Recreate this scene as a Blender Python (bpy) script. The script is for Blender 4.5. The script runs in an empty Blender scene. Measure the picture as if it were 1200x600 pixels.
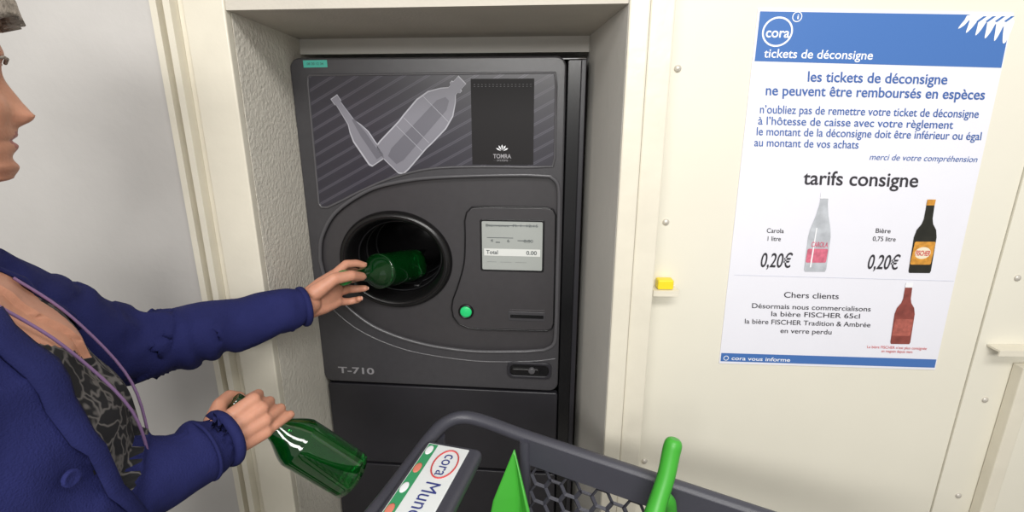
import bpy, bmesh, math, random
from mathutils import Vector, Matrix, noise
random.seed(3)
COL=bpy.context.scene.collection
# ---------------------------------------------------------------- materials
def srgb(r,g,b):
    f=lambda c:(c/255/12.92) if c/255<=0.04045 else ((c/255+0.055)/1.055)**2.4
    return (f(r),f(g),f(b),1)
def mat(name,col,rough=.5,metal=0,noise_amt=0,noise_scale=20,bump=0,bump_scale=200,trans=0,emit=None,coat=0,spec=.5,sss=0):
    m=bpy.data.materials.new(name);m.use_nodes=True
    nt=m.node_tree;b=nt.nodes["Principled BSDF"]
    b.inputs["Base Color"].default_value=col;b.inputs["Roughness"].default_value=rough;b.inputs["Metallic"].default_value=metal
    b.inputs["Specular IOR Level"].default_value=spec
    if trans: b.inputs["Transmission Weight"].default_value=trans;b.inputs["IOR"].default_value=1.45
    if coat: b.inputs["Coat Weight"].default_value=coat
    if sss:
        b.inputs["Subsurface Weight"].default_value=sss;b.inputs["Subsurface Radius"].default_value=(.01,.004,.002);b.inputs["Subsurface Scale"].default_value=.5
    tc=nt.nodes.new("ShaderNodeTexCoord")
    if noise_amt:
        n=nt.nodes.new("ShaderNodeTexNoise");n.inputs["Scale"].default_value=noise_scale;n.inputs["Detail"].default_value=6
        nt.links.new(tc.outputs["Object"],n.inputs["Vector"])
        r=nt.nodes.new("ShaderNodeValToRGB");r.color_ramp.elements[0].position=.3;r.color_ramp.elements[1].position=.7
        k=1-noise_amt
        r.color_ramp.elements[0].color=(col[0]*k,col[1]*k,col[2]*k,1)
        r.color_ramp.elements[1].color=(min(1,col[0]*(1+noise_amt*.5)),min(1,col[1]*(1+noise_amt*.5)),min(1,col[2]*(1+noise_amt*.5)),1)
        nt.links.new(n.outputs["Fac"],r.inputs["Fac"]);nt.links.new(r.outputs["Color"],b.inputs["Base Color"])
    if bump:
        n2=nt.nodes.new("ShaderNodeTexNoise");n2.inputs["Scale"].default_value=bump_scale;n2.inputs["Detail"].default_value=4
        nt.links.new(tc.outputs["Object"],n2.inputs["Vector"])
        bp=nt.nodes.new("ShaderNodeBump");bp.inputs["Strength"].default_value=bump;bp.inputs["Distance"].default_value=.004
        nt.links.new(n2.outputs["Fac"],bp.inputs["Height"]);nt.links.new(bp.outputs["Normal"],b.inputs["Normal"])
    if emit:
        b.inputs["Emission Color"].default_value=col;b.inputs["Emission Strength"].default_value=emit
    return m
M_wallL=mat("wall_grey_paint",srgb(199,196,192),.55,noise_amt=.07,noise_scale=5,bump=.15,bump_scale=60)
M_wallR=mat("wall_cream_paint",srgb(229,225,210),.32,noise_amt=.03,noise_scale=3,bump=.1,bump_scale=25)
M_post=mat("cream_gloss_paint",srgb(225,219,202),.31,noise_amt=.05,noise_scale=12,bump=.25,bump_scale=30)
M_plaster=mat("rough_plaster",srgb(224,219,206),.85,noise_amt=.05,noise_scale=30,bump=.7,bump_scale=130)
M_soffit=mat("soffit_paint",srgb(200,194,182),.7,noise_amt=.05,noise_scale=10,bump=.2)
M_niche=mat("niche_paint",srgb(218,215,207),.6,noise_amt=.04,noise_scale=8,bump=.15,bump_scale=60)
M_floor=mat("floor_tile",srgb(150,145,138),.5,noise_amt=.15,noise_scale=30)
M_shell=mat("machine_grey_plastic",srgb(67,66,69),.27,noise_amt=.06,noise_scale=60,bump=.10,bump_scale=900)
M_shell2=mat("machine_inner_plastic",srgb(65,63,65),.26,noise_amt=.05,noise_scale=60,bump=.10,bump_scale=900)
M_bead=mat("machine_rim_plastic",srgb(84,83,86),.22)
M_cab=mat("machine_cabinet_dark",srgb(44,43,48),.33,noise_amt=.06,noise_scale=40,bump=.1,bump_scale=700)
M_black=mat("black_plastic",srgb(20,20,22),.25)
M_tube=mat("hole_black",srgb(22,21,22),.26)
M_lcd=mat("lcd_glass",srgb(170,174,170),.25,noise_amt=.03,noise_scale=8)
M_lcdt=mat("lcd_text",srgb(84,90,92),.4)
M_lcdw=mat("lcd_bar",srgb(222,224,220),.4)
M_line=mat("engraved_light",srgb(150,148,152),.4)
M_ink=mat("ink_dark",srgb(48,46,52),.6)
M_white=mat("print_white",srgb(240,241,244),.5)
M_paper=mat("poster_paper",srgb(232,232,240),.35,noise_amt=.01)
M_blue=mat("print_blue",srgb(68,112,178),.4)
M_bluet=mat("print_blue_text",srgb(62,98,164),.5)
M_red=mat("print_red",srgb(205,70,70),.5)
M_teal=mat("sticker_teal",srgb(70,178,160),.4)
M_greenb=mat("green_button",srgb(40,190,110),.25,emit=.3)
M_cartg=mat("cart_grey_plastic",srgb(66,66,75),.4,noise_amt=.05,bump=.1,bump_scale=500)
M_cartgreen=mat("cart_green_plastic",srgb(66,168,52),.4,noise_amt=.04)
M_glass=mat("green_glass",srgb(12,108,34),.03,trans=.85,coat=.8)
M_glassd=mat("green_glass_body",srgb(12,86,32),.04,trans=.7,coat=.8)
M_cap=mat("bottle_cap_green",srgb(34,130,60),.3)
M_skin=mat("skin",srgb(204,146,120),.5,noise_amt=.07,noise_scale=60,bump=.15,bump_scale=260,sss=.12)
M_nail=mat("nail",srgb(220,170,150),.25)
M_lip=mat("lips",srgb(170,92,84),.4)
M_hair=mat("hair_greyish",srgb(158,148,138),.6,noise_amt=.4,noise_scale=160,bump=.6,bump_scale=300)
M_jacket=mat("navy_cotton",srgb(37,41,92),.85,noise_amt=.14,noise_scale=25,bump=.35,bump_scale=450,spec=.2)
M_jacketd=mat("navy_collar",srgb(34,38,86),.85,noise_amt=.1,noise_scale=40,bump=.3,bump_scale=450,spec=.2)
M_trous=mat("dark_trousers",srgb(34,34,42),.8,noise_amt=.1)
M_shoe=mat("shoe_leather",srgb(40,32,30),.4)
M_eye=mat("eye_white",srgb(235,230,225),.2);M_iris=mat("iris_brown",srgb(70,50,40),.15)
M_yellow=mat("yellow_plastic",srgb(240,215,40),.4)
M_metal=mat("zinc_rivet",srgb(205,200,190),.35,metal=.3)
M_tyre=mat("rubber",srgb(35,35,35),.7)
# patterned top
def pattern_mat():
    m=bpy.data.materials.new("patterned_top");m.use_nodes=True;nt=m.node_tree;b=nt.nodes["Principled BSDF"];b.inputs["Roughness"].default_value=.8
    tc=nt.nodes.new("ShaderNodeTexCoord");v=nt.nodes.new("ShaderNodeTexVoronoi");v.feature='DISTANCE_TO_EDGE';v.inputs["Scale"].default_value=42
    n=nt.nodes.new("ShaderNodeTexNoise");n.inputs["Scale"].default_value=30
    mx=nt.nodes.new("ShaderNodeMixRGB");mx.inputs[0].default_value=.05
    nt.links.new(tc.outputs["Object"],mx.inputs[1]);nt.links.new(n.outputs["Color"],mx.inputs[2]);nt.links.new(tc.outputs["Object"],n.inputs["Vector"])
    nt.links.new(mx.outputs[0],v.inputs["Vector"])
    r=nt.nodes.new("ShaderNodeValToRGB");r.color_ramp.elements[0].color=srgb(104,100,98);r.color_ramp.elements[1].color=srgb(26,26,30)
    r.color_ramp.elements[0].position=.02;r.color_ramp.elements[1].position=.10
    nt.links.new(v.outputs["Distance"],r.inputs["Fac"]);nt.links.new(r.outputs["Color"],b.inputs["Base Color"]);return m
M_top=pattern_mat()
def stripes_mat():
    m=bpy.data.materials.new("graphic_stripes");m.use_nodes=True;nt=m.node_tree;b=nt.nodes["Principled BSDF"];b.inputs["Roughness"].default_value=.3
    tc=nt.nodes.new("ShaderNodeTexCoord");mp=nt.nodes.new("ShaderNodeMapping");mp.inputs["Rotation"].default_value=(0,math.radians(-62),0)
    w=nt.nodes.new("ShaderNodeTexWave");w.inputs["Scale"].default_value=13;w.inputs["Distortion"].default_value=.15;w.bands_direction='X'
    r=nt.nodes.new("ShaderNodeValToRGB");e=r.color_ramp.elements
    e[0].position=0;e[0].color=srgb(52,50,58);e[1].position=1;e[1].color=srgb(64,62,71)
    x=e.new(.86);x.color=srgb(53,51,60);x=e.new(.95);x.color=srgb(88,86,95)
    nt.links.new(tc.outputs["Object"],mp.inputs[0]);nt.links.new(mp.outputs[0],w.inputs["Vector"]);nt.links.new(w.outputs["Fac"],r.inputs["Fac"]);nt.links.new(r.outputs["Color"],b.inputs["Base Color"]);return m
M_stripe=stripes_mat()
M_sil=mat("print_bottle_light",srgb(128,127,136),.35)
M_sil2=mat("print_bottle_mid",srgb(104,103,112),.35)
M_silh=mat("print_bottle_highlight",srgb(176,176,184),.35)
M_label=mat("label_black",srgb(22,19,21),.55,spec=.3)
# ---------------------------------------------------------------- helpers
def empty(name,loc=(0,0,0),rz=0):
    e=bpy.data.objects.new(name,None);COL.objects.link(e);e.location=loc;e.rotation_euler=(0,0,rz);e.empty_display_size=.1;return e
def mesh_obj(name,V,F,mats,parent=None,smooth=False,loc=None,rz=None):
    me=bpy.data.meshes.new(name);me.from_pydata([tuple(v) for v in V],[],F);me.validate();me.update()
    bm=bmesh.new();bm.from_mesh(me);bmesh.ops.recalc_face_normals(bm,faces=bm.faces);bm.to_mesh(me);bm.free()
    o=bpy.data.objects.new(name,me);COL.objects.link(o)
    for m in (mats if isinstance(mats,(list,tuple)) else [mats]): me.materials.append(m)
    if smooth:
        for p in me.polygons:p.use_smooth=True
    if parent:o.parent=parent
    if loc is not None:o.location=loc
    if rz is not None:o.rotation_euler=(0,0,rz)
    return o
def boxVF(x0,x1,y0,y1,z0,z1,V,F):
    b=len(V)
    V+= [(x0,y0,z0),(x1,y0,z0),(x1,y1,z0),(x0,y1,z0),(x0,y0,z1),(x1,y0,z1),(x1,y1,z1),(x0,y1,z1)]
    F+= [tuple(b+i for i in f) for f in [(0,1,2,3),(7,6,5,4),(0,4,5,1),(1,5,6,2),(2,6,7,3),(3,7,4,0)]]
def box(name,x0,x1,y0,y1,z0,z1,m,parent=None,bevel=0,**k):
    V=[];F=[];boxVF(x0,x1,y0,y1,z0,z1,V,F);o=mesh_obj(name,V,F,m,parent,**k)
    if bevel:
        md=o.modifiers.new("b","BEVEL");md.width=bevel;md.segments=3
        for p in o.data.polygons:p.use_smooth=True
        w=o.modifiers.new("w","WEIGHTED_NORMAL");w.keep_sharp=True
    return o
def bake(o,name,mats,parent,smooth=False,extra=None):
    bpy.context.view_layer.update();dg=bpy.context.evaluated_depsgraph_get()
    me=bpy.data.meshes.new_from_object(o.evaluated_get(dg));me.name=name
    if extra is not None: me.transform(extra)
    bpy.data.objects.remove(o)
    me.materials.clear()
    for m in (mats if isinstance(mats,(list,tuple)) else [mats]): me.materials.append(m)
    n=bpy.data.objects.new(name,me);COL.objects.link(n)
    for p in me.polygons:p.use_smooth=smooth
    if parent:n.parent=parent
    return n
RX=Matrix.Rotation(math.pi/2,4,'X')
def plate(name,outs,y,th,m,parent,bevel=0,rot=0,smooth=False):
    """filled polygon(s) in local x/z plane; front face at local y, thickness th behind it"""
    cu=bpy.data.curves.new(name,"CURVE");cu.dimensions='2D';cu.fill_mode='BOTH'
    for pts in outs:
        sp=cu.splines.new('POLY');sp.points.add(len(pts)-1)
        for i,p in enumerate(pts): sp.points[i].co=(p[0],p[1],0,1)
        sp.use_cyclic_u=True
    cu.extrude=max(0,th/2-bevel);cu.bevel_depth=bevel;cu.bevel_resolution=3;cu.offset=-bevel
    o=bpy.data.objects.new("tmp",cu);COL.objects.link(o)
    X=Matrix.Translation((0,y+th/2,0))@RX
    n=bake(o,name,m,parent,extra=X)
    if bevel:
        for p in n.data.polygons:p.use_smooth=True
        w=n.modifiers.new("w","WEIGHTED_NORMAL")
    return n
def smoothpts(pts,n=8,closed=False):
    out=[];N=len(pts);rng=range(N if closed else N-1)
    for i in rng:
        p0=pts[(i-1)%N] if closed or i>0 else pts[0];p1=pts[i];p2=pts[(i+1)%N];p3=pts[(i+2)%N] if closed or i+2<N else pts[-1]
        for k in range(n):
            t=k/n
            out.append(tuple(.5*((2*a1)+(-a0+a2)*t+(2*a0-5*a1+4*a2-a3)*t*t+(-a0+3*a1-3*a2+a3)*t**3) for a0,a1,a2,a3 in zip(p0,p1,p2,p3)))
    if not closed: out.append(tuple(pts[-1]))
    return out
def rrect(x0,x1,z0,z1,r,n=6):
    out=[]
    for cx,cz,a in ((x1-r,z1-r,0),(x0+r,z1-r,90),(x0+r,z0+r,180),(x1-r,z0+r,270)):
        for i in range(n+1):
            t=math.radians(a+90*i/n);out.append((cx+r*math.cos(t),cz+r*math.sin(t)))
    return out
def ell(cx,cz,a,b,n=48):
    return [(cx+a*math.cos(2*math.pi*i/n),cz+b*math.sin(2*math.pi*i/n)) for i in range(n)]
def tube(name,pts,r,m,parent,closed=False,radii=None,flat=None):
    cu=bpy.data.curves.new(name,"CURVE");cu.dimensions='3D';cu.bevel_depth=r;cu.bevel_resolution=4;cu.use_fill_caps=True
    sp=cu.splines.new('POLY');sp.points.add(len(pts)-1)
    for i,p in enumerate(pts):
        sp.points[i].co=(*p,1)
        if radii: sp.points[i].radius=radii[i]
    sp.use_cyclic_u=closed
    o=bpy.data.objects.new("tmp",cu);COL.objects.link(o)
    return bake(o,name,m,parent,smooth=True)
def text(name,body,x0,x1,zc,cap,m,parent,y,rot=0,bold=0,shear=0,align='L'):
    cu=bpy.data.curves.new(name,"FONT");cu.body=body;cu.size=1;cu.offset=bold;cu.shear=shear;cu.extrude=0
    o=bpy.data.objects.new("tmp",cu);COL.objects.link(o)
    bpy.context.view_layer.update();w=max(o.dimensions.x,.001)
    s=cap/.7
    X=Matrix.Translation((x0,y,zc))@Matrix.Rotation(rot,4,'Y')@RX@Matrix.Diagonal(((x1-x0)/w,s,1,1))@Matrix.Translation((0,-.33,0))
    return bake(o,name,m,parent,extra=X)
def lathe(prof,n=40):
    V=[];F=[]
    for r,z in prof:
        for i in range(n):
            a=2*math.pi*i/n;V.append((r*math.cos(a),r*math.sin(a),z))
    for j in range(len(prof)-1):
        for i in range(n):
            F.append((j*n+i,j*n+(i+1)%n,(j+1)*n+(i+1)%n,(j+1)*n+i))
    return V,F
def capsule(V,F,p0,r0,p1,r1,seg=18,hs=5):
    p0=Vector(p0);p1=Vector(p1);ax=(p1-p0);L=ax.length;ax=ax.normalized() if L>1e-6 else Vector((0,0,1))
    u=ax.orthogonal().normalized();v=ax.cross(u);b=len(V);rings=[]
    for k in range(hs+1):
        a=-math.pi/2+ (math.pi/2)*k/hs;rings.append((p0+ax*(r0*math.sin(a)),r0*math.cos(a)))
    for k in range(hs+1):
        a=(math.pi/2)*k/hs;rings.append((p1+ax*(r1*math.sin(a)),r1*math.cos(a)))
    for c,r in rings:
        r=max(r,1e-5)
        for i in range(seg):
            t=2*math.pi*i/seg;V.append(c+u*(r*math.cos(t))+v*(r*math.sin(t)))
    n=len(rings)
    for j in range(n-1):
        for i in range(seg):F.append((b+j*seg+i,b+j*seg+(i+1)%seg,b+(j+1)*seg+(i+1)%seg,b+(j+1)*seg+i))
    F.append(tuple(b+i for i in range(seg))[::-1]);F.append(tuple(b+(n-1)*seg+i for i in range(seg)))
def chain(V,F,pts,rad,**k):
    for i in range(len(pts)-1):capsule(V,F,pts[i],rad[i],pts[i+1],rad[i+1],**k)
def ellipsoid(V,F,c,ax,seg=20,rg=12):
    """ax: three Vector semi-axes"""
    b=len(V);c=Vector(c)
    for j in range(rg+1):
        a=math.pi*j/rg
        for i in range(seg):
            t=2*math.pi*i/seg;s=max(math.sin(a),1e-4)
            V.append(c+ax[0]*(s*math.cos(t))+ax[1]*(s*math.sin(t))+ax[2]*math.cos(a))
    for j in range(rg):
        for i in range(seg):F.append((b+j*seg+i,b+j*seg+(i+1)%seg,b+(j+1)*seg+(i+1)%seg,b+(j+1)*seg+i))
    F.append(tuple(b+i for i in range(seg)));F.append(tuple(b+rg*seg+i for i in range(seg))[::-1])
def organic(name,V,F,m,parent,vox,sm=6):
    me=bpy.data.meshes.new("t");me.from_pydata([tuple(v) for v in V],[],F)
    bm=bmesh.new();bm.from_mesh(me);bmesh.ops.recalc_face_normals(bm,faces=bm.faces);bm.to_mesh(me);bm.free()
    o=bpy.data.objects.new("t",me);COL.objects.link(o)
    r=o.modifiers.new("r","REMESH");r.mode='VOXEL';r.voxel_size=vox
    s=o.modifiers.new("s","SMOOTH");s.factor=.5;s.iterations=sm
    return bake(o,name,m,parent,smooth=True)
# ---------------------------------------------------------------- camera
cam=bpy.data.cameras.new("camera");cam.sensor_width=36;cam.lens=18;cam.clip_start=.02
co=bpy.data.objects.new("camera",cam);COL.objects.link(co);co.location=(0,0,1.55);co.rotation_euler=(math.radians(90-16),0,0)
bpy.context.scene.camera=co
# ---------------------------------------------------------------- room
A5=math.radians(-5);A1=math.radians(-1.5);MO=(-.157,1.14,0);RO=(.5,.97,0);H=2.7
kw=dict(loc=MO,rz=A5)
box("floor",-3,3,-2,3,-.05,0,M_floor)
# left wall with stepped ridges
box("wall_left",-3.0,-.436,-.22,.0,0,H,M_wallL,**kw)
V=[];F=[]
boxVF(-.436,-.424,-.232,-.0,0,H,V,F);boxVF(-.4235,-.4095,-.212,0,0,H,V,F);boxVF(-.409,-.397,-.236,0,0,H,V,F);boxVF(-.3965,-.3845,-.216,0,0,H,V,F)
mesh_obj("trim_1",V,F,M_post,**kw)
box("wall_niche_left",-.384,-.326,-.205,.75,0,H,M_plaster,**kw)
box("trim_2",-.3840,-.3095,-.224,-.2055,0,H,M_post,bevel=.003,**kw)
V=[(-.3255,-.205,0),(-.3095,-.205,0),(-.3245,.06,0),(-.3255,.06,0)];n=4
V+= [(a,b,H) for a,b,_ in V];mesh_obj("wall_niche_left_plaster",V,[(0,1,2,3),(4,7,6,5),(0,4,5,1),(1,5,6,2),(2,6,7,3),(3,7,4,0)],M_plaster,**kw)
# header over the machine + soffit + lintel
box("wall_niche_header",-.3250,.318,.062,.20,1.668,H,M_niche,**kw)
V=[(-.3090,-.22,1.711),(.362,-.22,1.711),(.318,.0615,1.700),(-.3240,.0615,1.700)];V+=[(a,b,H) for a,b,_ in V]
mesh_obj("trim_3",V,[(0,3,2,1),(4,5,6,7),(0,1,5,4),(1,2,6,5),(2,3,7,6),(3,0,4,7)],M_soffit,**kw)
# right reveal (splayed)
V=[(.3625,-.218,0),(.3695,-.218,0),(.3695,.75,0),(.3185,.75,0),(.3185,.06,0)];n=5;V+=[(a,b,H) for a,b,_ in V]
mesh_obj("wall_niche_right",V,[(0,1,2,3,4),(9,8,7,6,5)]+[(i,i+5,(i+1)%5+5,(i+1)%5) for i in range(5)],M_niche,**kw)
V=[];F=[];boxVF(.363,.396,-.226,-.2185,0,H,V,F);boxVF(.3965,.436,-.220,-.10,0,H,V,F)
t=mesh_obj("trim_4",V,F,M_post,**kw);b=t.modifiers.new("b","BEVEL");b.width=.003;b.segments=2
# right wall
kr=dict(loc=RO,rz=A1)
box("wall_right",-.255,.449,0,.10,0,H,M_wallR,**kr)
box("wall_right_side_panel",.4505,2.2,-.004,.10,0,H,M_wallR,**kr)
box("trim_5",.53,.56,-.03,-.0045,0,1.05,M_post,bevel=.003,**kr)
def rivets(name,pts,base):
    V=[];F=[]
    for x,z in pts:
        pv,pf=lathe([(.0065,0),(.0065,.0015),(.0045,.0035),(.0001,.0045)],14)
        b=len(V);V+=[(x+p[0],base-p[2],z+p[1]) for p in pv];F+=[tuple(b+i for i in f) for f in pf]
    mesh_obj(name,V,F,M_metal,smooth=True,**kr)
rivets("wall_rivets",[(-.201,1.339),(-.204,.793),(-.203,1.62)],0)
rivets("wall_rivets",[(.496,.962),(.491,1.232),(.494,1.50),(.498,.72)],-.004)
def ledge(name,x0,x1,z):
    V=[];F=[];boxVF(x0,x1,-.03,0.0005,z-.004,z,V,F);boxVF(x0,x1,-.03,-.027,z-.012,z-.0041,V,F);return mesh_obj(name,V,F,M_post,**kr)
ledge("wall_bracket",-.222,-.172,1.208)
o=ledge("wall_bracket",.468,.56,1.090);o.location.y-=.005
yb=empty("yellow_eraser",RO,A1);box("block",-.213,-.182,-.026,-.004,1.2085,1.228,M_yellow,yb,bevel=.003)
# ---------------------------------------------------------------- poster
PO=empty("wall_poster",RO,A1)
Yp=-.002
mesh_obj("sheet",[(-.074,Yp,1.718),(.361,Yp,1.709),(.380,Yp,1.029),(-.066,Yp,1.038),(-.074,0,1.718),(.361,0,1.709),(.380,0,1.029),(-.066,0,1.038)],
 [(0,1,2,3),(7,6,5,4),(0,4,5,1),(1,5,6,2),(2,6,7,3),(3,7,4,0)],M_paper,PO)
def flat(name,pts,y,m,parent):
    return mesh_obj(name,[(p[0],y,p[1]) for p in pts],[tuple(range(len(pts)))],m,parent)
flat("header_band",[(-.070,1.713),(.358,1.705),(.362,1.620),(-.069,1.632)],Yp-.0004,M_blue,PO)
flat("footer_band",[(-.064,1.062),(.377,1.053),(.3775,1.034),(-.0635,1.043)],Yp-.0004,M_blue,PO)
Yt=Yp-.0008;RP=math.radians(1.2)
plate("logo_ring",[ell(-.036,1.680,.0265,.0245),ell(-.036,1.680,.0235,.0215)],Yt,.0001,M_white,PO)
text("logo_text","cora",-.056,-.015,1.679,.016,M_white,PO,Yt,RP,.015)
plate("info_ring",[ell(-.0055,1.704,.0085,.0085,24),ell(-.0055,1.704,.007,.007,24)],Yt,.0001,M_white,PO)
text("info_i","i",-.0070,-.0040,1.704,.008,M_white,PO,Yt)
T=[("tickets de déconsigne",-.054,.136,1.645,.0145,M_white,.01,0),
("les tickets de déconsigne",.028,.275,1.606,.0175,M_bluet,.012,-.12),
("ne peuvent être remboursés en espèces",-.043,.346,1.583,.0175,M_bluet,.012,-.12),
("n’oubliez pas de remettre votre ticket de déconsigne",-.049,.343,1.550,.0145,M_bluet,.006,-.12),
("à l’hôtesse de caisse avec votre règlement",-.049,.303,1.530,.0145,M_bluet,.006,-.12),
("le montant de la déconsigne doit être inférieur ou égal",-.050,.358,1.511,.0145,M_bluet,.006,-.12),
("au montant de vos achats",-.051,.140,1.491,.0145,M_bluet,.006,-.12),
("merci de votre compréhension",.163,.359,1.465,.011,M_bluet,0,.1),
("tarifs consigne",.050,.264,1.426,.026,M_ink,.012,-.1),
("Carola",-.006,.027,1.324,.009,M_ink,.005,-.1),("1 litre",-.004,.022,1.308,.009,M_ink,.005,-.1),
("0,20€",-.010,.050,1.264,.029,M_ink,.01,.05),
("Bière",.201,.230,1.325,.009,M_ink,.005,-.1),("0,75 litre",.199,.243,1.309,.009,M_ink,.005,-.1),
("0,20€",.198,.258,1.262,.029,M_ink,.01,.05),
("Chers clients",.046,.155,1.192,.012,M_ink,.004,-.1),
("Désormais nous commercialisons",-.015,.223,1.168,.0105,M_ink,.004,-.1),
("la bière FISCHER 65cl",.026,.205,1.151,.0105,M_ink,.004,-.1),
("la bière FISCHER Tradition & Ambrée",-.025,.229,1.134,.0105,M_ink,.004,-.1),
("en verre perdu",.050,.154,1.114,.0105,M_ink,.004,-.1),
("La bière FISCHER n’est plus consignée",.231,.352,1.080,.006,M_red,0,-.1),("en magasin depuis mars",.262,.325,1.071,.006,M_red,0,-.1),
("cora vous informe",-.042,.079,1.0505,.0085,M_white,.01,0)]
for i,(b,x0,x1,z,cap,m,bo,sh) in enumerate(T):
    text("print_line_%d"%i,b,x0,x1,z,cap,m,PO,Yt,RP,bo,sh)
plate("footer_ring",[ell(-.053,1.0505,.0055,.0055,20),ell(-.053,1.0505,.0042,.0042,20)],Yt,.0001,M_white,PO)
flat("divider_line",[(-.058,1.2335),(.372,1.2245),(.372,1.2235),(-.058,1.2325)],Yt,mat("print_pale",srgb(205,208,220),.5),PO)
# white hand-like swoosh in the header corner
hp_=[(.272,1.684),(.280,1.698),(.290,1.7065),(.359,1.7050),(.360,1.668),(.354,1.660),(.350,1.676),(.348,1.688),(.343,1.672),(.338,1.664),(.336,1.680),(.334,1.692),(.328,1.677),(.321,1.668),(.320,1.683),(.318,1.695),(.311,1.681),(.304,1.673),(.304,1.687),(.303,1.697),(.295,1.685),(.287,1.677),(.288,1.689),(.288,1.698),(.281,1.689)]
plate("header_swoosh",[smoothpts(hp_,3,True)],Yt,.0001,M_white,PO)
for i in range(4):
    x=.300+.0155*i;flat("header_swoosh_gap_%d"%i,[(x,1.6955),(x+.010,1.7035),(x+.016,1.7035),(x+.004,1.694)],Yt-.0003,M_blue,PO)
def pbottle(name,cx,z0,z1,w,lean,prof,body,label,cap,l0=.14,l1=.42):
    Hh=z1-z0;L=[];R=[]
    for t,h in prof:
        c=cx+lean*t;L.append((c-h*w/2,z0+t*Hh));R.append((c+h*w/2,z0+t*Hh))
    flat(name,L+R[::-1],Yt,body,PO)
    c=cx+lean*.28
    plate(name+"_label",[rrect(c-w*.46,c+w*.46,z0+Hh*l0,z0+Hh*l1,.003,3)],Yt-.0004,.0001,label,PO)
    c=cx+lean*.97;flat(name+"_cap",[(c-w*.18,z0+Hh*.93),(c+w*.18,z0+Hh*.93),(c+w*.18,z1+.001),(c-w*.18,z1+.001)],Yt-.0004,cap,PO)
pr1=[(0,.9),(.03,1),(.45,1),(.55,.9),(.72,.55),(.86,.36),(1,.32)]
pr2=[(0,.92),(.03,1),(.5,1),(.6,.85),(.68,.5),(.75,.38),(1,.34)]
Mpb=mat("print_bottle_clear",srgb(188,192,198),.4,noise_amt=.2,noise_scale=60);Mpink=mat("print_pink",srgb(214,112,134),.5,noise_amt=.25,noise_scale=120);Mpd=mat("print_bottle_dark",srgb(36,36,28),.4,noise_amt=.3,noise_scale=60);Myel=mat("print_yellow",srgb(214,150,56),.5,noise_amt=.3,noise_scale=150);Mpr=mat("print_bottle_red",srgb(140,70,62),.4,noise_amt=.3,noise_scale=60)
pbottle("print_bottle_water",.099,1.241,1.398,.043,-.006,pr1,Mpb,Mpink,M_white,.12,.30)
text("print_water_brand","CAROLA",.083,.115,1.297,.010,Mpink,PO,Yt-.0008,RP,.02)
flat("print_water_shine",[(.087,1.25),(.090,1.25),(.089,1.33),(.087,1.33)],Yt-.0006,M_white,PO)
pbottle("print_bottle_beer",.302,1.240,1.385,.043,-.009,pr2,Mpd,Myel,Myel,.12,.44)
plate("print_beer_seal",[ell(.299,1.281,.015,.012,24)],Yt-.0006,.0001,mat("print_cream",srgb(235,225,200),.5),PO)
text("print_beer_brand","FISCHER",.285,.313,1.281,.010,M_red,PO,Yt-.001,RP,.02)
pbottle("print_bottle_swing",.296,1.087,1.219,.040,-.009,pr2,Mpr,mat("print_label_red",srgb(176,96,84),.5,noise_amt=.3,noise_scale=150),M_white)
# ---------------------------------------------------------------- machine
MC=empty("reverse_vending_machine",MO,A5)
V=[];F=[];boxVF(-.318,.311,.021,.50,.02,1.650,V,F)
F=[f for f in F if f!=(0,4,5,1)]
mesh_obj("cabinet",V,F,M_cab,MC)
plate("flange_right",[rrect(.2715,.311,.02,1.650,.006)],.012,.01,M_black,MC,bevel=.003)
box("side_strip",.300,.311,.000,.0115,.02,1.648,M_cab,MC,bevel=.002)
sw=smoothpts([(-.300,1.205),(-.290,1.262),(-.250,1.322),(-.172,1.372),(-.100,1.393),(-.02,1.404),(.10,1.410),(.19,1.412)],8)
sw+=smoothpts([(.240,1.410),(.2585,1.390),(.262,1.33),(.262,1.20),(.262,1.06),(.258,1.012),(.235,.994)],6)
sw+=smoothpts([(.19,.988),(.074,.983),(-.01,.989),(-.073,1.000),(-.140,1.020),(-.198,1.049),(-.255,1.100),(-.290,1.155),(-.300,1.205)],8)[:-1]
outl=rrect(-.322,.270,.884,1.655,.022)
plate("fascia",[outl,sw],0,.022,M_shell,MC,bevel=.004)
HC=(-.119,1.207)
plate("fascia_inner",[sw,ell(HC[0],HC[1],.119,.103,64)],.011,.010,M_shell2,MC)
tube("swoosh_rim",[(p[0],.0005,p[1]) for p in sw],.0045,M_bead,MC,closed=True)
# outer contour groove: a second band following the swoosh
sw2=smoothpts([(-.310,1.15),(-.292,1.095),(-.235,1.038),(-.16,.998),(-.07,.972),(.07,.957),(.20,.962),(.262,.972)],8)
tube("contour_line",[(p[0],.001,p[1]) for p in sw2],.0025,M_bead,MC)
# collar + tube
def ering(a,b,y,n=64):return [(HC[0]+a*math.cos(2*math.pi*i/n),y,HC[1]+b*math.sin(2*math.pi*i/n)) for i in range(n)]
V=[];F=[];n=64
for a,b,y in [(.136,.119,.0105),(.134,.117,.004),(.128,.111,-.003),(.120,.104,-.004),(.114,.098,.004),(.108,.092,.03),(.104,.088,.07),(.100,.085,.14),(.100,.085,.40)]:
    V+=ering(a,b,y)
R=len(V)//n
for j in range(R-1):
    for i in range(n):F.append((j*n+i,j*n+(i+1)%n,(j+1)*n+(i+1)%n,(j+1)*n+i))
F.append(tuple((R-1)*n+i for i in range(n)))
mesh_obj("insert_collar",V,F,M_tube,MC,smooth=True)
for k,(sc,y) in enumerate([(.97,.045),(.94,.09),(.90,.15)]):
    tube("inner_ring_%d"%k,[(HC[0]+.106*sc*math.cos(2*math.pi*i/48),y,HC[1]+.090*sc*math.sin(2*math.pi*i/48)) for i in range(48)],.003,M_black,MC,closed=True)
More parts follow.
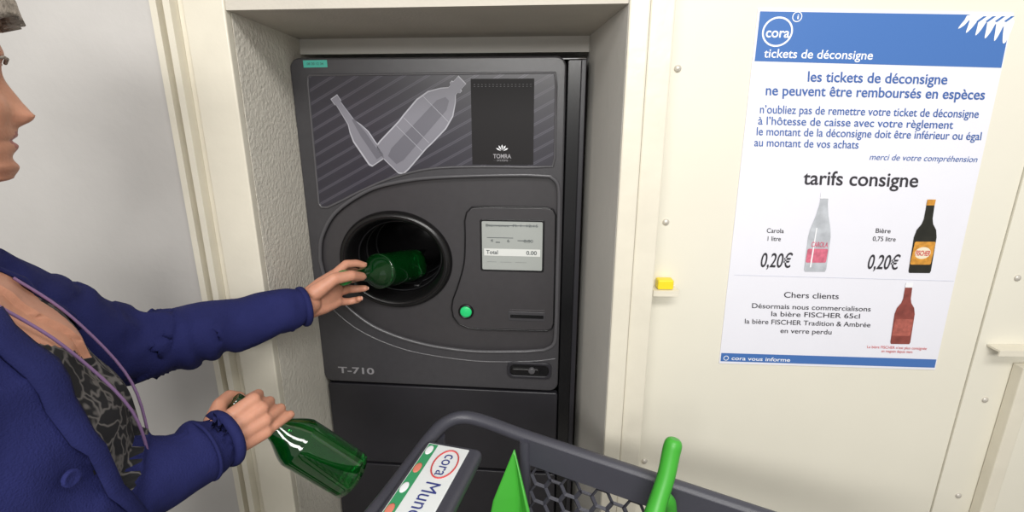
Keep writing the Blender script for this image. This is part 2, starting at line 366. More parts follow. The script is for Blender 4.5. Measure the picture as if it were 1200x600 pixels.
for k in (-1,1):
    box("cradle_rail_%d"%(k+2),HC[0]+k*.035-.008,HC[0]+k*.035+.008,.05,.38,HC[1]-.083,HC[1]-.074,M_black,MC,bevel=.003)
# graphic panel
gp=[(-.277,1.620),(.246,1.622),(.2495,1.60),(.250,1.450),(.246,1.431)]+smoothpts([(.20,1.429),(.082,1.429),(-.01,1.425),(-.071,1.414),(-.13,1.396),(-.19,1.370),(-.235,1.348),(-.268,1.333)],6)+[(-.282,1.333),(-.288,1.342),(-.286,1.45),(-.284,1.60),(-.282,1.617)]
plate("graphic_panel",[gp],-.0015,.002,M_stripe,MC)
tube("graphic_bezel",[(p[0],-.001,p[1]) for p in gp],.0028,M_bead,MC,closed=True)
def along(p0,p1,prof,w):
    dx,dz=p1[0]-p0[0],p1[1]-p0[1];L=math.hypot(dx,dz);nx,nz=-dz/L,dx/L;A=[];B=[]
    for t,h in prof:
        c=(p0[0]+dx*t,p0[1]+dz*t);A.append((c[0]+nx*h*w/2,c[1]+nz*h*w/2));B.append((c[0]-nx*h*w/2,c[1]-nz*h*w/2))
    return A+B[::-1]
pp=[(0,.75),(.03,.97),(.1,1),(.35,.95),(.42,.98),(.6,1),(.72,.85),(.82,.5),(.87,.25),(.9,.24),(.905,.34),(.93,.34),(.935,.26),(1,.26)]
a0=(-.118,1.437);a1=(.052,1.608)
flat("print_pet_outline",along((-.1195,1.4355),(.0535,1.6095),pp,.088),-.0022,M_silh,MC)
flat("print_pet_bottle",along(a0,a1,pp,.082),-.0026,M_sil,MC)
flat("print_pet_shade",along((-.108,1.442),(.02,1.571),[(0,.7),(.1,1),(.5,.9),(.9,.8),(1,.3)],.036),-.0030,M_sil2,MC)
for k,t in enumerate((.30,.40,.66)):
    c=(a0[0]+(a1[0]-a0[0])*t,a0[1]+(a1[1]-a0[1])*t)
    flat("print_pet_rib_%d"%k,[(c[0]-.027,c[1]+.027),(c[0]+.027,c[1]-.027),(c[0]+.0275,c[1]-.0262),(c[0]-.0262,c[1]+.0275)],-.0033,M_silh,MC)
sp=[(0,.8),(.04,1),(.4,1),(.52,.75),(.62,.42),(.9,.3),(.91,.42),(1,.42)]
flat("print_glass_outline",along((-.140,1.436),(-.2285,1.576),sp,.044),-.0022,M_silh,MC)
flat("print_glass_bottle",along((-.1405,1.4385),(-.2275,1.5745),sp,.038),-.0026,M_sil,MC)
flat("print_glass_shade",along((-.137,1.447),(-.19,1.529),[(0,1),(.6,1),(1,.4)],.014),-.0030,M_sil2,MC)
flat("black_label",[(.071,1.434),(.204,1.434),(.204,1.611),(.071,1.611)],-.0030,M_label,MC)
for k,(z) in enumerate((1.600,1.596)): text("label_fine_%d"%k,"- - - - - - - - - - - - - - - -",.077,.198,z,.003,M_line,MC,-.0034)
text("label_logo","TOMRA",.117,.156,1.452,.009,M_line,MC,-.0034,0,.02)
text("label_sub","· · SYSTEMS · ·",.118,.155,1.443,.004,M_line,MC,-.0034)
for k in range(5):
    a=math.radians(30+30*k);c=(.1365,1.462)
    flat("label_flame_%d"%k,[(c[0]+.003*math.cos(a),c[1]+.003*math.sin(a)),(c[0]+.011*math.cos(a-.16),c[1]+.011*math.sin(a-.16)),(c[0]+.015*math.cos(a),c[1]+.015*math.sin(a)),(c[0]+.011*math.cos(a+.16),c[1]+.011*math.sin(a+.16))],-.0034,M_white,MC)
# teal sticker
mesh_obj("sticker",[(-.290,-.0006,1.650),(-.237,-.0006,1.6505),(-.237,-.0006,1.636),(-.290,-.0006,1.6355)],[(0,1,2,3)],M_teal,MC)
text("sticker_text","08 20 12 34",-.282,-.246,1.643,.005,M_ink,MC,-.001)
# display pod
dp=smoothpts([(.026,1.140),(.044,1.200),(.049,1.26),(.049,1.305)],6)+[(.054,1.325),(.066,1.337),(.10,1.339),(.236,1.339),(.249,1.335),(.255,1.322),(.256,1.20),(.256,1.062),(.252,1.048),(.240,1.042),(.08,1.040),(.050,1.043),(.028,1.052),(.015,1.070),(.012,1.092),(.016,1.115)]
plate("display_pod",[dp],.005,.008,M_shell2,MC,bevel=.0025)
tube("display_pod_edge",[(p[0],.0055,p[1]) for p in dp],.0018,M_black,MC,closed=True)
plate("display_frame",[rrect(.084,.231,1.188,1.311,.005)],.0035,.003,M_black,MC,bevel=.001)
plate("display_screen",[rrect(.0885,.2265,1.1925,1.3065,.003)],.0028,.002,M_lcd,MC)
for k,(x0,x1,z,h) in enumerate([(.098,.215,1.2965,.005),(.10,.16,1.268,.004),(.12,.13,1.257,.006),(.17,.20,1.262,.005)]):
    flat("lcd_line_%d"%k,[(x0,z),(x1,z),(x1,z+h*.35),(x0,z+h*.35)],.0024,M_lcdt,MC)
flat("lcd_bar",[(.093,1.226),(.222,1.226),(.222,1.243),(.093,1.243)],.0022,M_lcdw,MC)
text("lcd_title","Bienvenue  Fl. 1  12:15",.097,.215,1.2975,.006,M_lcdt,MC,.0020)
text("lcd_row","4         6         0,00",.108,.205,1.262,.007,M_lcdt,MC,.0020)
text("lcd_total","Total",.098,.125,1.2345,.009,M_lcdt,MC,.0018,0,.02);text("lcd_sum","0.00",.190,.214,1.2345,.009,M_lcdt,MC,.0018,0,.02)
text("lcd_foot","-----  ------  ------",.10,.19,1.212,.004,M_lcdt,MC,.0020)
pv,pf=lathe([(.0185,0),(.0185,.004),(.0165,.006),(.0145,.006),(.0140,.003)],36);mesh_obj("button_ring",[(.047+p[0],.006-p[2],1.085+p[1]) for p in pv],pf,M_black,MC,smooth=True)
pv,pf=lathe([(.0138,0),(.0138,.006),(.011,.0075),(.0001,.008)],36);mesh_obj("button",[(.047+p[0],.007-p[2],1.085+p[1]) for p in pv],pf,M_greenb,MC,smooth=True)
plate("receipt_slot_frame",[rrect(.149,.236,1.066,1.089,.003)],.0035,.002,M_shell,MC,bevel=.0008)
plate("receipt_slot",[rrect(.153,.232,1.073,1.0815,.002)],.0030,.002,M_black,MC)
text("slot_label","·························",.153,.232,1.094,.004,M_line,MC,.004)
# handle + lock
plate("handle_recess",[rrect(.146,.254,.918,.961,.014)],-.0015,.004,M_black,MC,bevel=.0015)
plate("handle_lip",[rrect(.146,.254,.918,.961,.014),rrect(.153,.247,.925,.954,.011)],-.005,.005,M_cab,MC,bevel=.0015)
plate("handle_grip",[rrect(.156,.225,.929,.944,.006)],-.006,.006,M_tube,MC,bevel=.002)
pv,pf=lathe([(.008,0),(.008,.007),(.006,.008),(.0001,.008)],24);mesh_obj("lock",[(.206+p[0],-.001-p[2],.940+p[1]) for p in pv],pf,M_bead,MC,smooth=True)
text("model_text","T-710",-.283,-.190,.917,.017,M_line,MC,-.0006,0,.02)
# lower doors
plate("lower_door_1",[rrect(-.316,.270,.645,.876,.006)],.004,.018,M_cab,MC,bevel=.003)
plate("lower_door_2",[rrect(-.316,.270,.06,.638,.006)],.004,.018,M_cab,MC,bevel=.003)
box("plinth",-.312,.305,.03,.49,0,.0199,M_black,MC)
# ---------------------------------------------------------------- bottles
def bottle(name,mouth,d,h,r,glass,cap,label=None):
    e=empty(name);d=Vector(d).normalized();e.location=mouth
    e.rotation_euler=d.to_track_quat('Z','Y').to_euler()
    rn=.0135
    prof=[(.0001,.002),(.0115,.002),(.0135,0),(.0145,.004),(.0145,.016),(rn,.019),(rn,.050),(.0165,.07),(.022,.088),(r*.82,.108),(r*.97,.122),(r,.135),(r,h-.012),(r*.97,h-.004),(r*.85,h),(r*.5,h-.006),(.0001,h-.012)]
    V,F=lathe(smoothpts(prof,3));mesh_obj("glass",V,F,glass,e,smooth=True)
    if cap:
        V,F=lathe([(.0001,-.004),(.014,-.004),(.0158,-.001),(.0158,.012),(.0149,.013)]);mesh_obj("cap",V,F,M_cap,e,smooth=True)
    return e
N0=Vector((-.348,1.0,1.216));D1=Vector((.35,.9,-.17)).normalized()
bottle("glass_bottle",N0,D1,.27,.040,M_glassd,True)
M2=Vector((-.432,.700,1.116));D2=Vector((.65,.21,-.75)).normalized()
bottle("glass_bottle",M2,D2,.24,.041,M_glass,False)
# ---------------------------------------------------------------- woman
W=empty("woman")
C=Vector((-.620,.475,0));fw=Vector((.8,.6,0));rt=Vector((.6,-.8,0));up=Vector((0,0,1))
def kf(keys,z):
    if z<=keys[0][0]:return keys[0][1:]
    for a,b in zip(keys,keys[1:]):
        if z<=b[0]:
            t=(z-a[0])/(b[0]-a[0]);t=t*t*(3-2*t) if len(keys)>8 else t
            return tuple(p+(q-p)*t for p,q in zip(a[1:],b[1:]))
    return keys[-1][1:]
TK=[(.78,.185,.145),(.88,.18,.155),(1.0,.168,.168),(1.12,.168,.176),(1.20,.170,.174),(1.28,.165,.144),(1.35,.150,.098),(1.38,.105,.078),(1.41,.070,.062)]
def torsoVF(V,F,z0=.78,z1=1.41,nr=36,ns=48,off=0):
    b=len(V)
    for j in range(nr+1):
        z=z0+(z1-z0)*j/nr;w,d=kf(TK,z)
        for i in range(ns):
            a=2*math.pi*i/ns;dd=d if math.sin(a)>0 else min(d,.135);V.append(C+rt*((w+off)*math.cos(a))+fw*((dd+off)*math.sin(a))+up*z)
    for j in range(nr):
        for i in range(ns):F.append((b+j*ns+i,b+j*ns+(i+1)%ns,b+(j+1)*ns+(i+1)%ns,b+(j+1)*ns+i))
    F.append(tuple(b+i for i in range(ns))[::-1]);F.append(tuple(b+nr*ns+i for i in range(ns)))
LS=Vector((-.690,.600,1.330));LE=Vector((-.625,.755,1.175));LW=Vector((-.412,.9495,1.174))
RS=Vector((-.515,.345,1.330));RE=Vector((-.560,.400,1.085))
a2=Vector((.62,.75,.2)).normalized();b2=Vector((-.432,.111,.894)).normalized();n2=b2.cross(a2).normalized();b2=a2.cross(n2).normalized()
HS=.92
G=M2+D2*.040;RW=G-a2*.080*HS-n2*.028*HS
V=[];F=[];torsoVF(V,F)
LC=LE.lerp(LW,.90)
chain(V,F,[C+up*1.29-rt*.09,LS,LS.lerp(LE,.5),LE,LE.lerp(LW,.45),LC],[.085,.068,.064,.062,.051,.041])
RC=RE.lerp(RW,.97)
chain(V,F,[C+up*1.29+rt*.09,RS,RS.lerp(RE,.5),RE,RE.lerp(RW,.5),RC],[.085,.066,.058,.056,.051,.045])
jk=organic("jacket",V,F,[M_jacket,M_top,M_skin],W,.0055,8)
def openhw(z,lx=1):
    if lx<0:
        h=kf([(.84,.0),(.95,.035),(1.05,.060),(1.15,.078),(1.25,.082),(1.33,.068),(1.40,.060)],z)[0]
        return h*(1.5 if z<1.27 else 1.2)
    return kf([(.88,.0),(.98,.035),(1.06,.072),(1.14,.103),(1.22,.112),(1.30,.088),(1.36,.068),(1.40,.060)],z)[0]
def seg_t(p,a,b):
    d=b-a;t=(p-a).dot(d)/d.length_squared;return t,(p-(a+d*max(0,min(1,t)))).length
def onarm(p):
    return seg_t(p,LS,LE)[1]<.073 or seg_t(p,LE,LW)[1]<.073 or seg_t(p,RS.lerp(RE,.3),RE)[1]<.066 or seg_t(p,RE,RW)[1]<.063
for v in jk.data.vertices:
    p=v.co.copy();n=v.normal.copy();q=p-C;lx=q.dot(rt);lf=q.dot(fw);hw=openhw(p.z,lx)
    if abs(lx)<hw and lf>.03 and p.z>.8 and not onarm(p):
        e=min(1,(hw-abs(lx))/.02);v.co-=fw*((.012 if lx>0 else .005)*e*e*(3-2*e))
        v.co+=n*(noise.noise(p*14)*.004)
    else:
        amp=.0045
        s=noise.noise(p*9)*amp*1.8+noise.noise(Vector((p.x*22,p.y*22,p.z*14)))*amp
        if p.z>1.30 and lf>0: s*=.3
        for (a,b,k) in ((LS,LE,0),(LE,LW,1),(RE,RW,2)):
            t,d=seg_t(p,a,b)
            if 0<=t<=1.05 and d<.09:
                s+=.0046*math.sin(t*(30 if k else 22)+5*noise.noise(p*13))*(.5+1.2*noise.noise(p*7+Vector((k,0,0))))
        v.co+=n*s
for pl in jk.data.polygons:
    p=pl.center;q=p-C;lx=q.dot(rt);lf=q.dot(fw)
    if abs(lx)<openhw(p.z,lx)-.001 and lf>.015 and p.z>.8 and not onarm(p): pl.material_index=2 if p.z>1.262+abs(lx)*.9 else 1
    else: pl.material_index=0
# cuffs
def ringtube(name,c,ax,r,rr,m):
    ax=ax.normalized();u=ax.orthogonal().normalized();v=ax.cross(u)
    tube(name,[tuple(c+u*(r*math.cos(2*math.pi*i/28))+v*(r*math.sin(2*math.pi*i/28))) for i in range(28)],rr,m,W,closed=True)
ringtube("cuff_left",LC+(LW-LE).normalized()*.026,LW-LE,.034,.007,M_jacketd)
ringtube("cuff_left_seam",LC-(LW-LE).normalized()*.004,LW-LE,.0405,.0025,M_jacketd)
ringtube("cuff_right",RC+(RW-RE).normalized()*.028,RW-RE,.037,.008,M_jacketd)
ringtube("cuff_right_seam",RC-(RW-RE).normalized()*.006,RW-RE,.0445,.0025,M_jacketd)
# lapels / collar as shaped ribbons lying on the torso
def tsurf(lx,z,off):
    w,d=kf(TK,z);lf=d*math.sqrt(max(0,1-(lx/w)**2));return C+rt*lx+fw*(lf+off)+up*z
for sgn,nm,zlo,nz in ((1,"lapel_right",.90,24),(-1,"lapel_left",1.27,6)):
    V=[];F=[];zs=[zlo+.02*i for i in range(nz)]
    for z in zs:
        h=openhw(z,sgn);wd=.014 if z<1.2 else .014+.018*min(1,(z-1.2)/.1)
        for k in range(5):
            V.append(tsurf(sgn*(h-.006+wd*k/4),z,.003+.007*math.sin(math.pi*(k+.6)/5)))
    for j in range(len(zs)-1):
        for k in range(4):F.append((j*5+k,j*5+k+1,(j+1)*5+k+1,(j+1)*5+k))
    o=mesh_obj(nm,V,F,M_jacketd,W,smooth=True);s=o.modifiers.new("s","SOLIDIFY");s.thickness=.004;s.offset=0
V=[];F=[];ns=30
for i in range(ns+1):
    a=math.radians(148+244*i/ns);
    for k,(rr,z) in enumerate([(.066,1.372),(.070,1.398),(.078,1.405),(.092,1.388),(.100,1.366)]):
        V.append(C+rt*((rr+.004)*math.cos(a)*1.0)+fw*(rr*.9*math.sin(a))+up*(z))
for i in range(ns):
    for k in range(4):F.append((i*5+k,(i+1)*5+k,(i+1)*5+k+1,i*5+k+1))
o=mesh_obj("collar",V,F,M_jacketd,W,smooth=True);s=o.modifiers.new("s","SOLIDIFY");s.thickness=.005
for i,z in enumerate((1.19,1.09,.99,.90)):
    c=tsurf(openhw(z)+.024,z,.006);V,F=lathe([(.0001,.0035),(.006,.0035),(.0085,.0045),(.0095,.003),(.0095,0)],20)
    q=(c-C-up*z).normalized().to_track_quat('Z','Y')
    mesh_obj("button_%d"%i,[c+q@Vector(p) for p in V],F,M_jacket,W,smooth=True)
# cord necklace
cord=[tsurf(.055,1.36,.0),tsurf(.050,1.30,-.002),tsurf(.040,1.2,.0),tsurf(.018,1.10,.0),tsurf(.0,1.05,.001),tsurf(-.018,1.10,.002),tsurf(-.040,1.2,.002),tsurf(-.050,1.30,.0),tsurf(-.055,1.36,.0)]
tube("cord",smoothpts([tuple(c) for c in cord],6),.0018,mat("cord_violet",srgb(130,100,140),.6),W)
# trousers and shoes
V=[];F=[]
for s in (1,-1):
    hp=C+rt*(.085*s)
    chain(V,F,[hp+up*.86,hp+up*.80,hp+up*.48+fw*.012,hp+up*.12-fw*.01],[.10,.095,.064,.048])
ellipsoid(V,F,C+up*.84,[rt*.17,fw*.12,up*.12])
organic("trousers",V,F,[M_trous],W,.012,4)
for s in (1,-1):
    V=[];F=[];p=C+rt*(.085*s)
    chain(V,F,[p+up*.045-fw*.03,p+up*.04+fw*.06,p+up*.032+fw*.13],[.044,.042,.032]);chain(V,F,[p+up*.05-fw*.01,p+up*.12-fw*.01],[.04,.04])
    o=organic("shoe_%s"%("right" if s>0 else "left"),V,F,[M_shoe],W,.008,3)
    for v in o.data.vertices:v.co.z=max(v.co.z,.001)
# ---- hands
def hand(name,Wp,a,b,n,fingers,thumb,fore,S=1.0):
    T=lambda p:Wp+(a*p[0]+b*p[1]+n*p[2])*S
    V=[];F=[]
    for f in fingers:
        k=f[0];chain(V,F,[T((.006,k[1]*.55,.0)),T((k[0]*.55,k[1]*.85,k[2]-.001)),T(k)],[.0155*S,.0135*S,.0115*S])
    ellipsoid(V,F,T((.050,-.002,.003)),[a*.046*S,b*.036*S,n*.013*S])
    ellipsoid(V,F,T((.036,.020,.012)),[a*.030*S,b*.014*S,n*.013*S])
    for f,r in zip(fingers,[1,1.03,.98,.86]):
        chain(V,F,[T(p) for p in f],[.0105*r*S,.0094*r*S,.0086*r*S,.0074*r*S],seg=14)
    chain(V,F,[T(p) for p in thumb],[.0165*S,.0125*S,.0112*S,.0092*S],seg=14)
    chain(V,F,[fore,Wp,T((.012,0,0))],[.030,.0245,.023])
    h=organic(name,V,F,[M_skin],W,.0024,5)
    for i,f in enumerate(fingers+[thumb]):
        p2,p3=T(f[-2]),T(f[-1]);d=(p3-p2).normalized()
        p1=T(f[-3]);bend=((p2-p1).normalized()-d);o=bend-d*bend.dot(d)
        if o.length<.05:o=-n-d*(-n).dot(d)
        o.normalize();sd=d.cross(o)
        if i==4:
            o=(n-d*n.dot(d)).normalized();sd=d.cross(o)
        V=[];F=[];r=(.0070 if i<4 else .0090)*S
        ellipsoid(V,F,p3+o*(r*.66)+d*.001,[d*.0062,sd*.0048,o*.0022],12,8)
        mesh_obj(name+"_nail_%d"%i,V,F,M_nail,W,smooth=True)
a1v=Vector((.5,.85,.16)).normalized();n1=Vector((.861,-.501,0)).normalized();n1=(n1-a1v*n1.dot(a1v)).normalized();b1=n1.cross(a1v).normalized()
if b1.z<0:b1=-b1
hand("hand_left",LW,a1v,b1,n1,
 [[(.085,.030,0),(.118,.041,.004),(.140,.034,.011),(.153,.025,.016)],
  [(.088,.010,-.002),(.128,.014,-.012),(.150,.006,-.012),(.165,-.004,-.008)],
  [(.083,-.010,0),(.116,-.020,-.004),(.133,-.025,.008),(.137,-.023,.023)],
  [(.074,-.028,.004),(.100,-.040,.008),(.112,-.039,.022),(.108,-.032,.033)]],
 [(.022,.024,.016),(.054,.042,.038),(.088,.036,.050),(.116,.020,.047)],LE.lerp(LW,.80))
def ac(b):return .080-.455*b
fg=[]
for m0,b in (((.084,.028,-.002),.030),((.087,.008,-.005),.009),((.083,-.012,-.004),-.012),((.076,-.030,.000),-.031)):
    c=ac(b)
    fg.append([m0,(c+.032,b-.002,.020),(c+.018,b-.004,.049),(c-.008,b-.004,.051)])
hand("hand_right",RW,a2,b2,n2,fg,[(.020,.026,.014),(.044,.044,.034),(.066,.046,.055),(.082,.034,.066)],RE.lerp(RW,.85),HS)
# ---- head
hf=Vector((.60,.80,-.07)).normalized();hr=hf.cross(up).normalized();hu=hr.cross(hf)
HCN=Vector((-.545,.604,1.544))-hf*.108+hu*.035   # head centre at eye level
FK=[(-.115,.048,.000,.022),(-.105,.078,-.020,.036),(-.09,.086,-.045,.047),(-.07,.085,-.060,.057),(-.05,.086,-.072,.064),(-.03,.086,-.086,.070),(0,.084,-.098,.075),(.03,.089,-.103,.077),(.06,.083,-.100,.075),(.09,.064,-.084,.062),(.11,.037,-.055,.042),(.122,.004,-.020,.014)]
g=lambda x,s:math.exp(-(x*x)/(2*s*s))
def headpt(z,a,off=0):
    yF,yB,w=kf(FK,z);yc=(yF+yB)/2
    ca,sa=math.cos(a),math.sin(a);e=2/2.25
    x=w*math.copysign(abs(ca)**e,ca);y=yc+(yF-yc)*math.copysign(abs(sa)**e,sa)
    if sa>0:
        nh=kf([(-.056,0),(-.050,.005),(-.044,.014),(-.036,.0225),(-.022,.015),(0,.007),(.018,.001),(.03,0)],z)[0]
        ns=kf([(-.05,.0125),(-.036,.0115),(0,.0075),(.03,.007)],z)[0]
        y+=nh*g(x,ns)+.008*g(z+.040,.006)*(g(x-.012,.005)+g(x+.012,.005))
        y+=(.0065*g(z+.0575,.0045)+.0065*g(z+.0705,.005))*g(x,.017)-.004*g(z+.064,.002)*g(x,.02)
        y+=.006*g(z+.100,.009)*g(x,.018)-.003*g(z+.083,.005)*g(x,.015)
        y+=-.011*(g(x-.031,.013)+g(x+.031,.013))*g(z,.011)+.004*(g(x-.03,.015)+g(x+.03,.015))*g(z-.022,.007)
        y+=.005*(g(x-.042,.016)+g(x+.042,.016))*g(z+.032,.014)
    return x,y,z
def headworld(p):return HCN+hr*p[0]+hf*p[1]+hu*p[2]
V=[];F=[];nr=120;ns=120
for j in range(nr+1):
    z=-.115+.237*j/nr
    for i in range(ns):V.append(headworld(headpt(z,2*math.pi*i/ns)))
for j in range(nr):
    for i in range(ns):F.append((j*ns+i,j*ns+(i+1)%ns,(j+1)*ns+(i+1)%ns,(j+1)*ns+i))
F.append(tuple(range(ns))[::-1]);F.append(tuple(nr*ns+i for i in range(ns)))
hd=mesh_obj("head",V,F,[M_skin,M_lip],W,smooth=True)
inv=Matrix((hr,hf,hu))
for pl in hd.data.polygons:
    q=inv@(pl.center-HCN)
    if q.y>.05 and abs(q.x)<.024*(1-.3*abs(q.z+.064)/.01) and -.0755<q.z<-.0535:pl.material_index=1
V=[];F=[];chain(V,F,[C+up*1.33-fw*.01,C+up*1.40,HCN-hf*.018-hu*.075,HCN-hf*.02-hu*.03],[.066,.056,.053,.055])
organic("neck",V,F,[M_skin],W,.006,6)
for s in (1,-1):
    V=[];F=[];c=headworld((.031*s,.0655,0));ellipsoid(V,F,c,[hr*.0122,hf*.0122,hu*.0122]);mesh_obj("eye_%d"%s,V,F,M_eye,W,smooth=True)
    V=[];F=[];ellipsoid(V,F,headworld((.031*s,.0745,-.002)),[hr*.0056,hf*.0042,hu*.0056],16,8);mesh_obj("iris_%d"%s,V,F,M_iris,W,smooth=True)
    V=[];F=[];ellipsoid(V,F,headworld((.031*s,.0655,.0048)),[hr*.0150,hf*.0140,hu*.0105]);mesh_obj("eyelid_%d"%s,V,F,M_skin,W,smooth=True)
    tube("eyebrow_%d"%s,[tuple(headworld((s*x,y,z))) for x,y,z in ((.012,.0900,.017),(.022,.0900,.021),(.034,.0855,.022),(.048,.074,.017))],.0018,M_hair,W,radii=[1,1.1,.9,.4])
    V=[];F=[];c=headworld((.078*s,-.006,-.012))
    chain(V,F,[headworld((s*(.073+.010*k2),y,z)) for y,z,k2 in ((.006,-.036,.2),(-.004,-.040,.3),(-.014,-.020,1),(-.018,.004,1.3),(-.008,.018,1),(.006,.012,.3),(.008,-.004,.1))],[.006,.006,.0045,.0045,.0045,.0045,.004],seg=10)
    ellipsoid(V,F,c,[hr*.005,hf*.013,hu*.024]);organic("ear_%d"%s,V,F,[M_skin],W,.0025,3)
V=[];F=[];nr=70;ns=110;keep={}
for j in range(nr+1):
    z=-.075+.199*j/nr
    for i in range(ns):
        a=2*math.pi*i/ns;x,y,zz=headpt(min(z,.1219),a)
        q=Vector((x,y+.005,z)).normalized();nn=noise.noise(Vector((x*60,y*60,z*22)))*.005+noise.noise(Vector((x*20,y*20,z*12)))*.006
        V.append(headworld(Vector((x,y,z))+q*(.016+.010*max(0,min(1,(y-.01)/.06))+nn)));keep[j*ns+i]=(x,y,z)
def hairy(k):
    x,y,z=keep[k]
    if y>.045:return z>.046+.004*math.sin(x*200)
    if y>.012:return z>.012+(y-.012)*1.0
    if y>-.020:return z>.004
    return z>-.070
for j in range(nr):
    for i in range(ns):
        f=(j*ns+i,j*ns+(i+1)%ns,(j+1)*ns+(i+1)%ns,(j+1)*ns+i)
        if all(hairy(k) for k in f):F.append(f)
F.append(tuple(nr*ns+i for i in range(ns)))
o=mesh_obj("hair",V,F,M_hair,W,smooth=True);s=o.modifiers.new("s","SOLIDIFY");s.thickness=.018;s.offset=-1
# ---------------------------------------------------------------- shopping cart
CA=empty("shopping_cart",(-.08,.83,0),math.atan2(-.38,.925))  # local +x along the far rim, -y = towards near side
Lc=.86;Wc=.50
def rz(x):return 1.0-.09*x
def rimpath():
    P=[(-.020,-Wc,.985),(-.030,-Wc*.5,.985),(-.040,-.13,.985),(-.040,-.070,.993),(-.032,-.032,1.0),(-.010,-.008,1.003),(.03,0,1.0)]
    P+=[(x,0,rz(x)) for x in (.12,.3,.5,.7)];P+=[(Lc-.03,-.01,rz(Lc)),(Lc,-.05,rz(Lc)),(Lc,-Wc+.05,rz(Lc)),(Lc-.03,-Wc+.01,rz(Lc))]
    P+=[(x,-Wc,rz(x)) for x in (.7,.5,.3,.12,.01)];return smoothpts(P,6,True)
tube("rim",rimpath(),.0120,M_cartg,CA,closed=True)
# hexagon lattice walls
def hexwall(name,P,width,height,R=.019):
    bm=bmesh.new();cache={}
    def vv(u,v):
        k=(round(u,4),round(v,4))
        if k not in cache:cache[k]=bm.verts.new(P(u,v))
        return cache[k]
    dx=R*1.5;dy=R*math.sqrt(3);nx=int(width/dx);ny=int(height/dy)
    for i in range(nx+1):
        for j in range(ny+1):
            cx=i*dx;cy=-(j*dy+(dy/2 if i%2 else 0))
            try:bm.faces.new([vv(cx+R*math.cos(math.radians(60*k)),cy+R*math.sin(math.radians(60*k))) for k in range(6)])
            except ValueError:pass
    me=bpy.data.meshes.new(name);bm.to_mesh(me);bm.free();o=bpy.data.objects.new(name,me);COL.objects.link(o);me.materials.append(M_cartg);o.parent=CA
    w=o.modifiers.new("w","WIREFRAME");w.thickness=.009;w.use_even_offset=False
    return o
def band(name,y0,y1):
    V=[];F=[];n=12
    for i in range(n+1):
        x=.115+(Lc-.145)*i/n;z=rz(x)
        for (y,zz) in ((y0,z+.004),(y0,z-.046),(y1,z-.046),(y1,z+.004)):V.append((x,y,zz))
    for i in range(n):
        for k in range(4):F.append((i*4+k,i*4+(k+1)%4,(i+1)*4+(k+1)%4,(i+1)*4+k))
    F+=[(0,1,2,3),(n*4+3,n*4+2,n*4+1,n*4)];mesh_obj(name,V,F,M_cartg,CA)
band("band_far",-.012,-.002);band("band_near",-Wc+.002,-Wc+.012)
for nm,y in (("post_far",-.010),("post_near",-Wc+.010)):
    tube(nm,[(.115,y,.99),(.118,y,.80),(.125,y,.54)],.010,M_cartg,CA)
hexwall("side_far",lambda u,v:(.145+u*.97,-.008+v*.12,rz(u+.14)-.066+v),.69,.36)
hexwall("side_near",lambda u,v:(.145+u*.97,-Wc+.008-v*.12,rz(u+.14)-.066+v),.69,.36)
hexwall("front",lambda u,v:(Lc-.01+v*.1,-.03-u,rz(Lc)-.055+v),.43,.36)
hexwall("bottom",lambda u,v:(.12+u,-.25+v+.19,.52),.70,.36)
hexwall("back",lambda u,v:(.115,-.03-u,.72+v),.43,.18)
# advertising handle (own sub-empty so it sits slightly skewed like the real clip-on board)
HG=empty("handle_board",(.028,-.004,0),math.radians(7));HG.parent=CA
hx0=-.062
def slab(name,x0,x1,y0,y1,z,th,m,bev):
    return box(name,x0,x1,y0,y1,z-th,z,m,HG,bevel=bev)
slab("handle_housing",-.072,.030,-.46,-.080,1.008,.026,M_cartg,.010)
slab("handle_advert",hx0,.010,-.44,-.092,1.0095,.004,mat("advert_white",srgb(226,230,230),.3),.0015)
def ctext(name,body,xa,ya,length,cap,m,bold=0):
    cu=bpy.data.curves.new(name,"FONT");cu.body=body;cu.size=1;cu.offset=bold
    o=bpy.data.objects.new("t",cu);COL.objects.link(o);bpy.context.view_layer.update();w=o.dimensions.x
    X=Matrix.Translation((xa,ya,1.0102))@Matrix.Rotation(math.radians(-90),4,'Z')@Matrix.Diagonal((length/w,cap/.7,1,1))
    bake(o,name,m,HG,extra=X)
M_ng=mat("advert_green",srgb(60,150,100),.4);M_nb=mat("advert_blue",srgb(50,60,130),.4);M_ns=mat("advert_salmon",srgb(220,130,110),.4)
V=[(hx0+.002,-.43,1.0099),(hx0+.018,-.43,1.0099),(hx0+.018,-.095,1.0099),(hx0+.002,-.095,1.0099)];mesh_obj("advert_green_stripe",V,[(0,1,2,3)],M_ng,HG)
ctext("advert_brand","cora",-.022,-.112,.050,.020,M_nb,.0);ctext("advert_word","Mundo",-.026,-.178,.090,.024,M_nb,.0)
for k in range(7):
    V,F=[],[];ellipsoid(V,F,(-.0535,-.11-.045*k,1.0100),[Vector((.006,0,0)),Vector((0,.012,0)),Vector((0,0,.0006))],16,6);mesh_obj("advert_dot_%d"%k,V,F,M_ns if k%2 else M_white,HG,smooth=True)
a=[( -.015+.019*math.cos(2*math.pi*i/30),-.136+.033*math.sin(2*math.pi*i/30),1.0103) for i in range(30)]
tube("advert_ring",a,.0012,M_red,HG,closed=True)
# green folding seat leaf
V=[(.106,-.034,.988),(.084,-.080,.91),(.124,-.050,.91),(.152,-.080,.91),(.074,-.125,.78),(.132,-.085,.78),(.188,-.120,.78)]
o=mesh_obj("seat_leaf",V,[(0,1,2),(0,2,3),(1,4,5,2),(2,5,6,3)],M_cartgreen,CA);s=o.modifiers.new("s","SOLIDIFY");s.thickness=.006
b=o.modifiers.new("b","BEVEL");b.width=.002
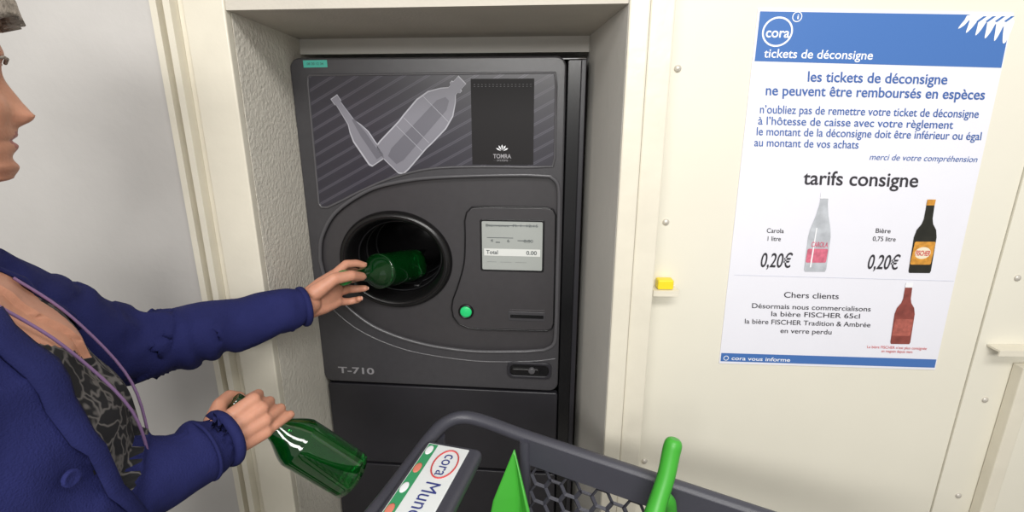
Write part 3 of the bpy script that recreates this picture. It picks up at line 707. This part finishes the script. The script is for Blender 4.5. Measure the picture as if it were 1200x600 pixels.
# green hook lever
ic=Matrix.Rotation(-math.atan2(-.38,.925),4,'Z')
def tl(p):q=ic@(Vector(p)-Vector((-.08,.83,0)));return tuple(q)
pts=smoothpts([tl(p) for p in ((.248,.672,1.068),(.243,.668,1.050),(.234,.655,1.015),(.220,.640,.980),(.208,.625,.950),(.20,.612,.90))],5)
n=len(pts);rad=[.55,.82,.95,1.02,1.04]+[1.04-.2*math.sin(math.pi*(i-5)/(n-5)) +.45*(i-5)/(n-5) for i in range(5,n)]
tube("green_lever",pts,.0132,M_cartgreen,CA,radii=rad)
tube("green_lever_foot",smoothpts([tl(p) for p in ((.222,.645,.985),(.240,.656,.968),(.247,.664,.945))],4),.012,M_cartgreen,CA)
# chassis and wheels
for y in (-.05,-Wc+.05):
    tube("chassis_%d"%int(-y*100),smoothpts([(-.035,y,.985),(-.03,y,.90),(.0,y,.60),(.02,y,.30),(.06,y,.17),(.4,y,.17),(.78,y,.17)],5),.011,M_cartg,CA)
for k,(x,y) in enumerate(((.06,-.05),(.06,-Wc+.05),(.76,-.05),(.76,-Wc+.05))):
    V,F=lathe([(.02,-.012),(.056,-.014),(.060,-.010),(.060,.010),(.056,.014),(.02,.012),(.02,-.012)],28)
    mesh_obj("wheel_%d"%k,[(x+p[0],y+p[2],.061+p[1]) for p in V],F,M_tyre,CA,smooth=True)
    tube("fork_%d"%k,[(x,y+.02,.061),(x,y+.022,.14),(x,y,.17)],.007,M_cartg,CA)
tube("support",[(.76,-.05,.17),(.76,-.10,.52)],.012,M_cartg,CA);tube("support_2",[(.76,-Wc+.05,.17),(.76,-Wc+.1,.52)],.012,M_cartg,CA)
# ---------------------------------------------------------------- lights
def area(name,loc,target,sx,sy,e,col=(1,.98,.95)):
    l=bpy.data.lights.new(name,"AREA");l.shape='RECTANGLE';l.size=sx;l.size_y=sy;l.energy=e;l.color=col
    o=bpy.data.objects.new(name,l);COL.objects.link(o);o.location=loc;o.rotation_euler=(Vector(target)-Vector(loc)).to_track_quat('-Z','Y').to_euler()
area("ceiling_lamp",(.35,-.5,2.65),(.2,1.1,1.2),1.4,.35,24)
area("ceiling_lamp_rear",(-.3,-1.8,2.2),(-.1,1.0,1.2),1.6,.5,46)
w=bpy.data.worlds.new("world");bpy.context.scene.world=w;w.use_nodes=True
w.node_tree.nodes["Background"].inputs[0].default_value=(1,.985,.955,1);w.node_tree.nodes["Background"].inputs[1].default_value=.48
bpy.context.scene.view_settings.view_transform='Standard';bpy.context.scene.view_settings.exposure=0
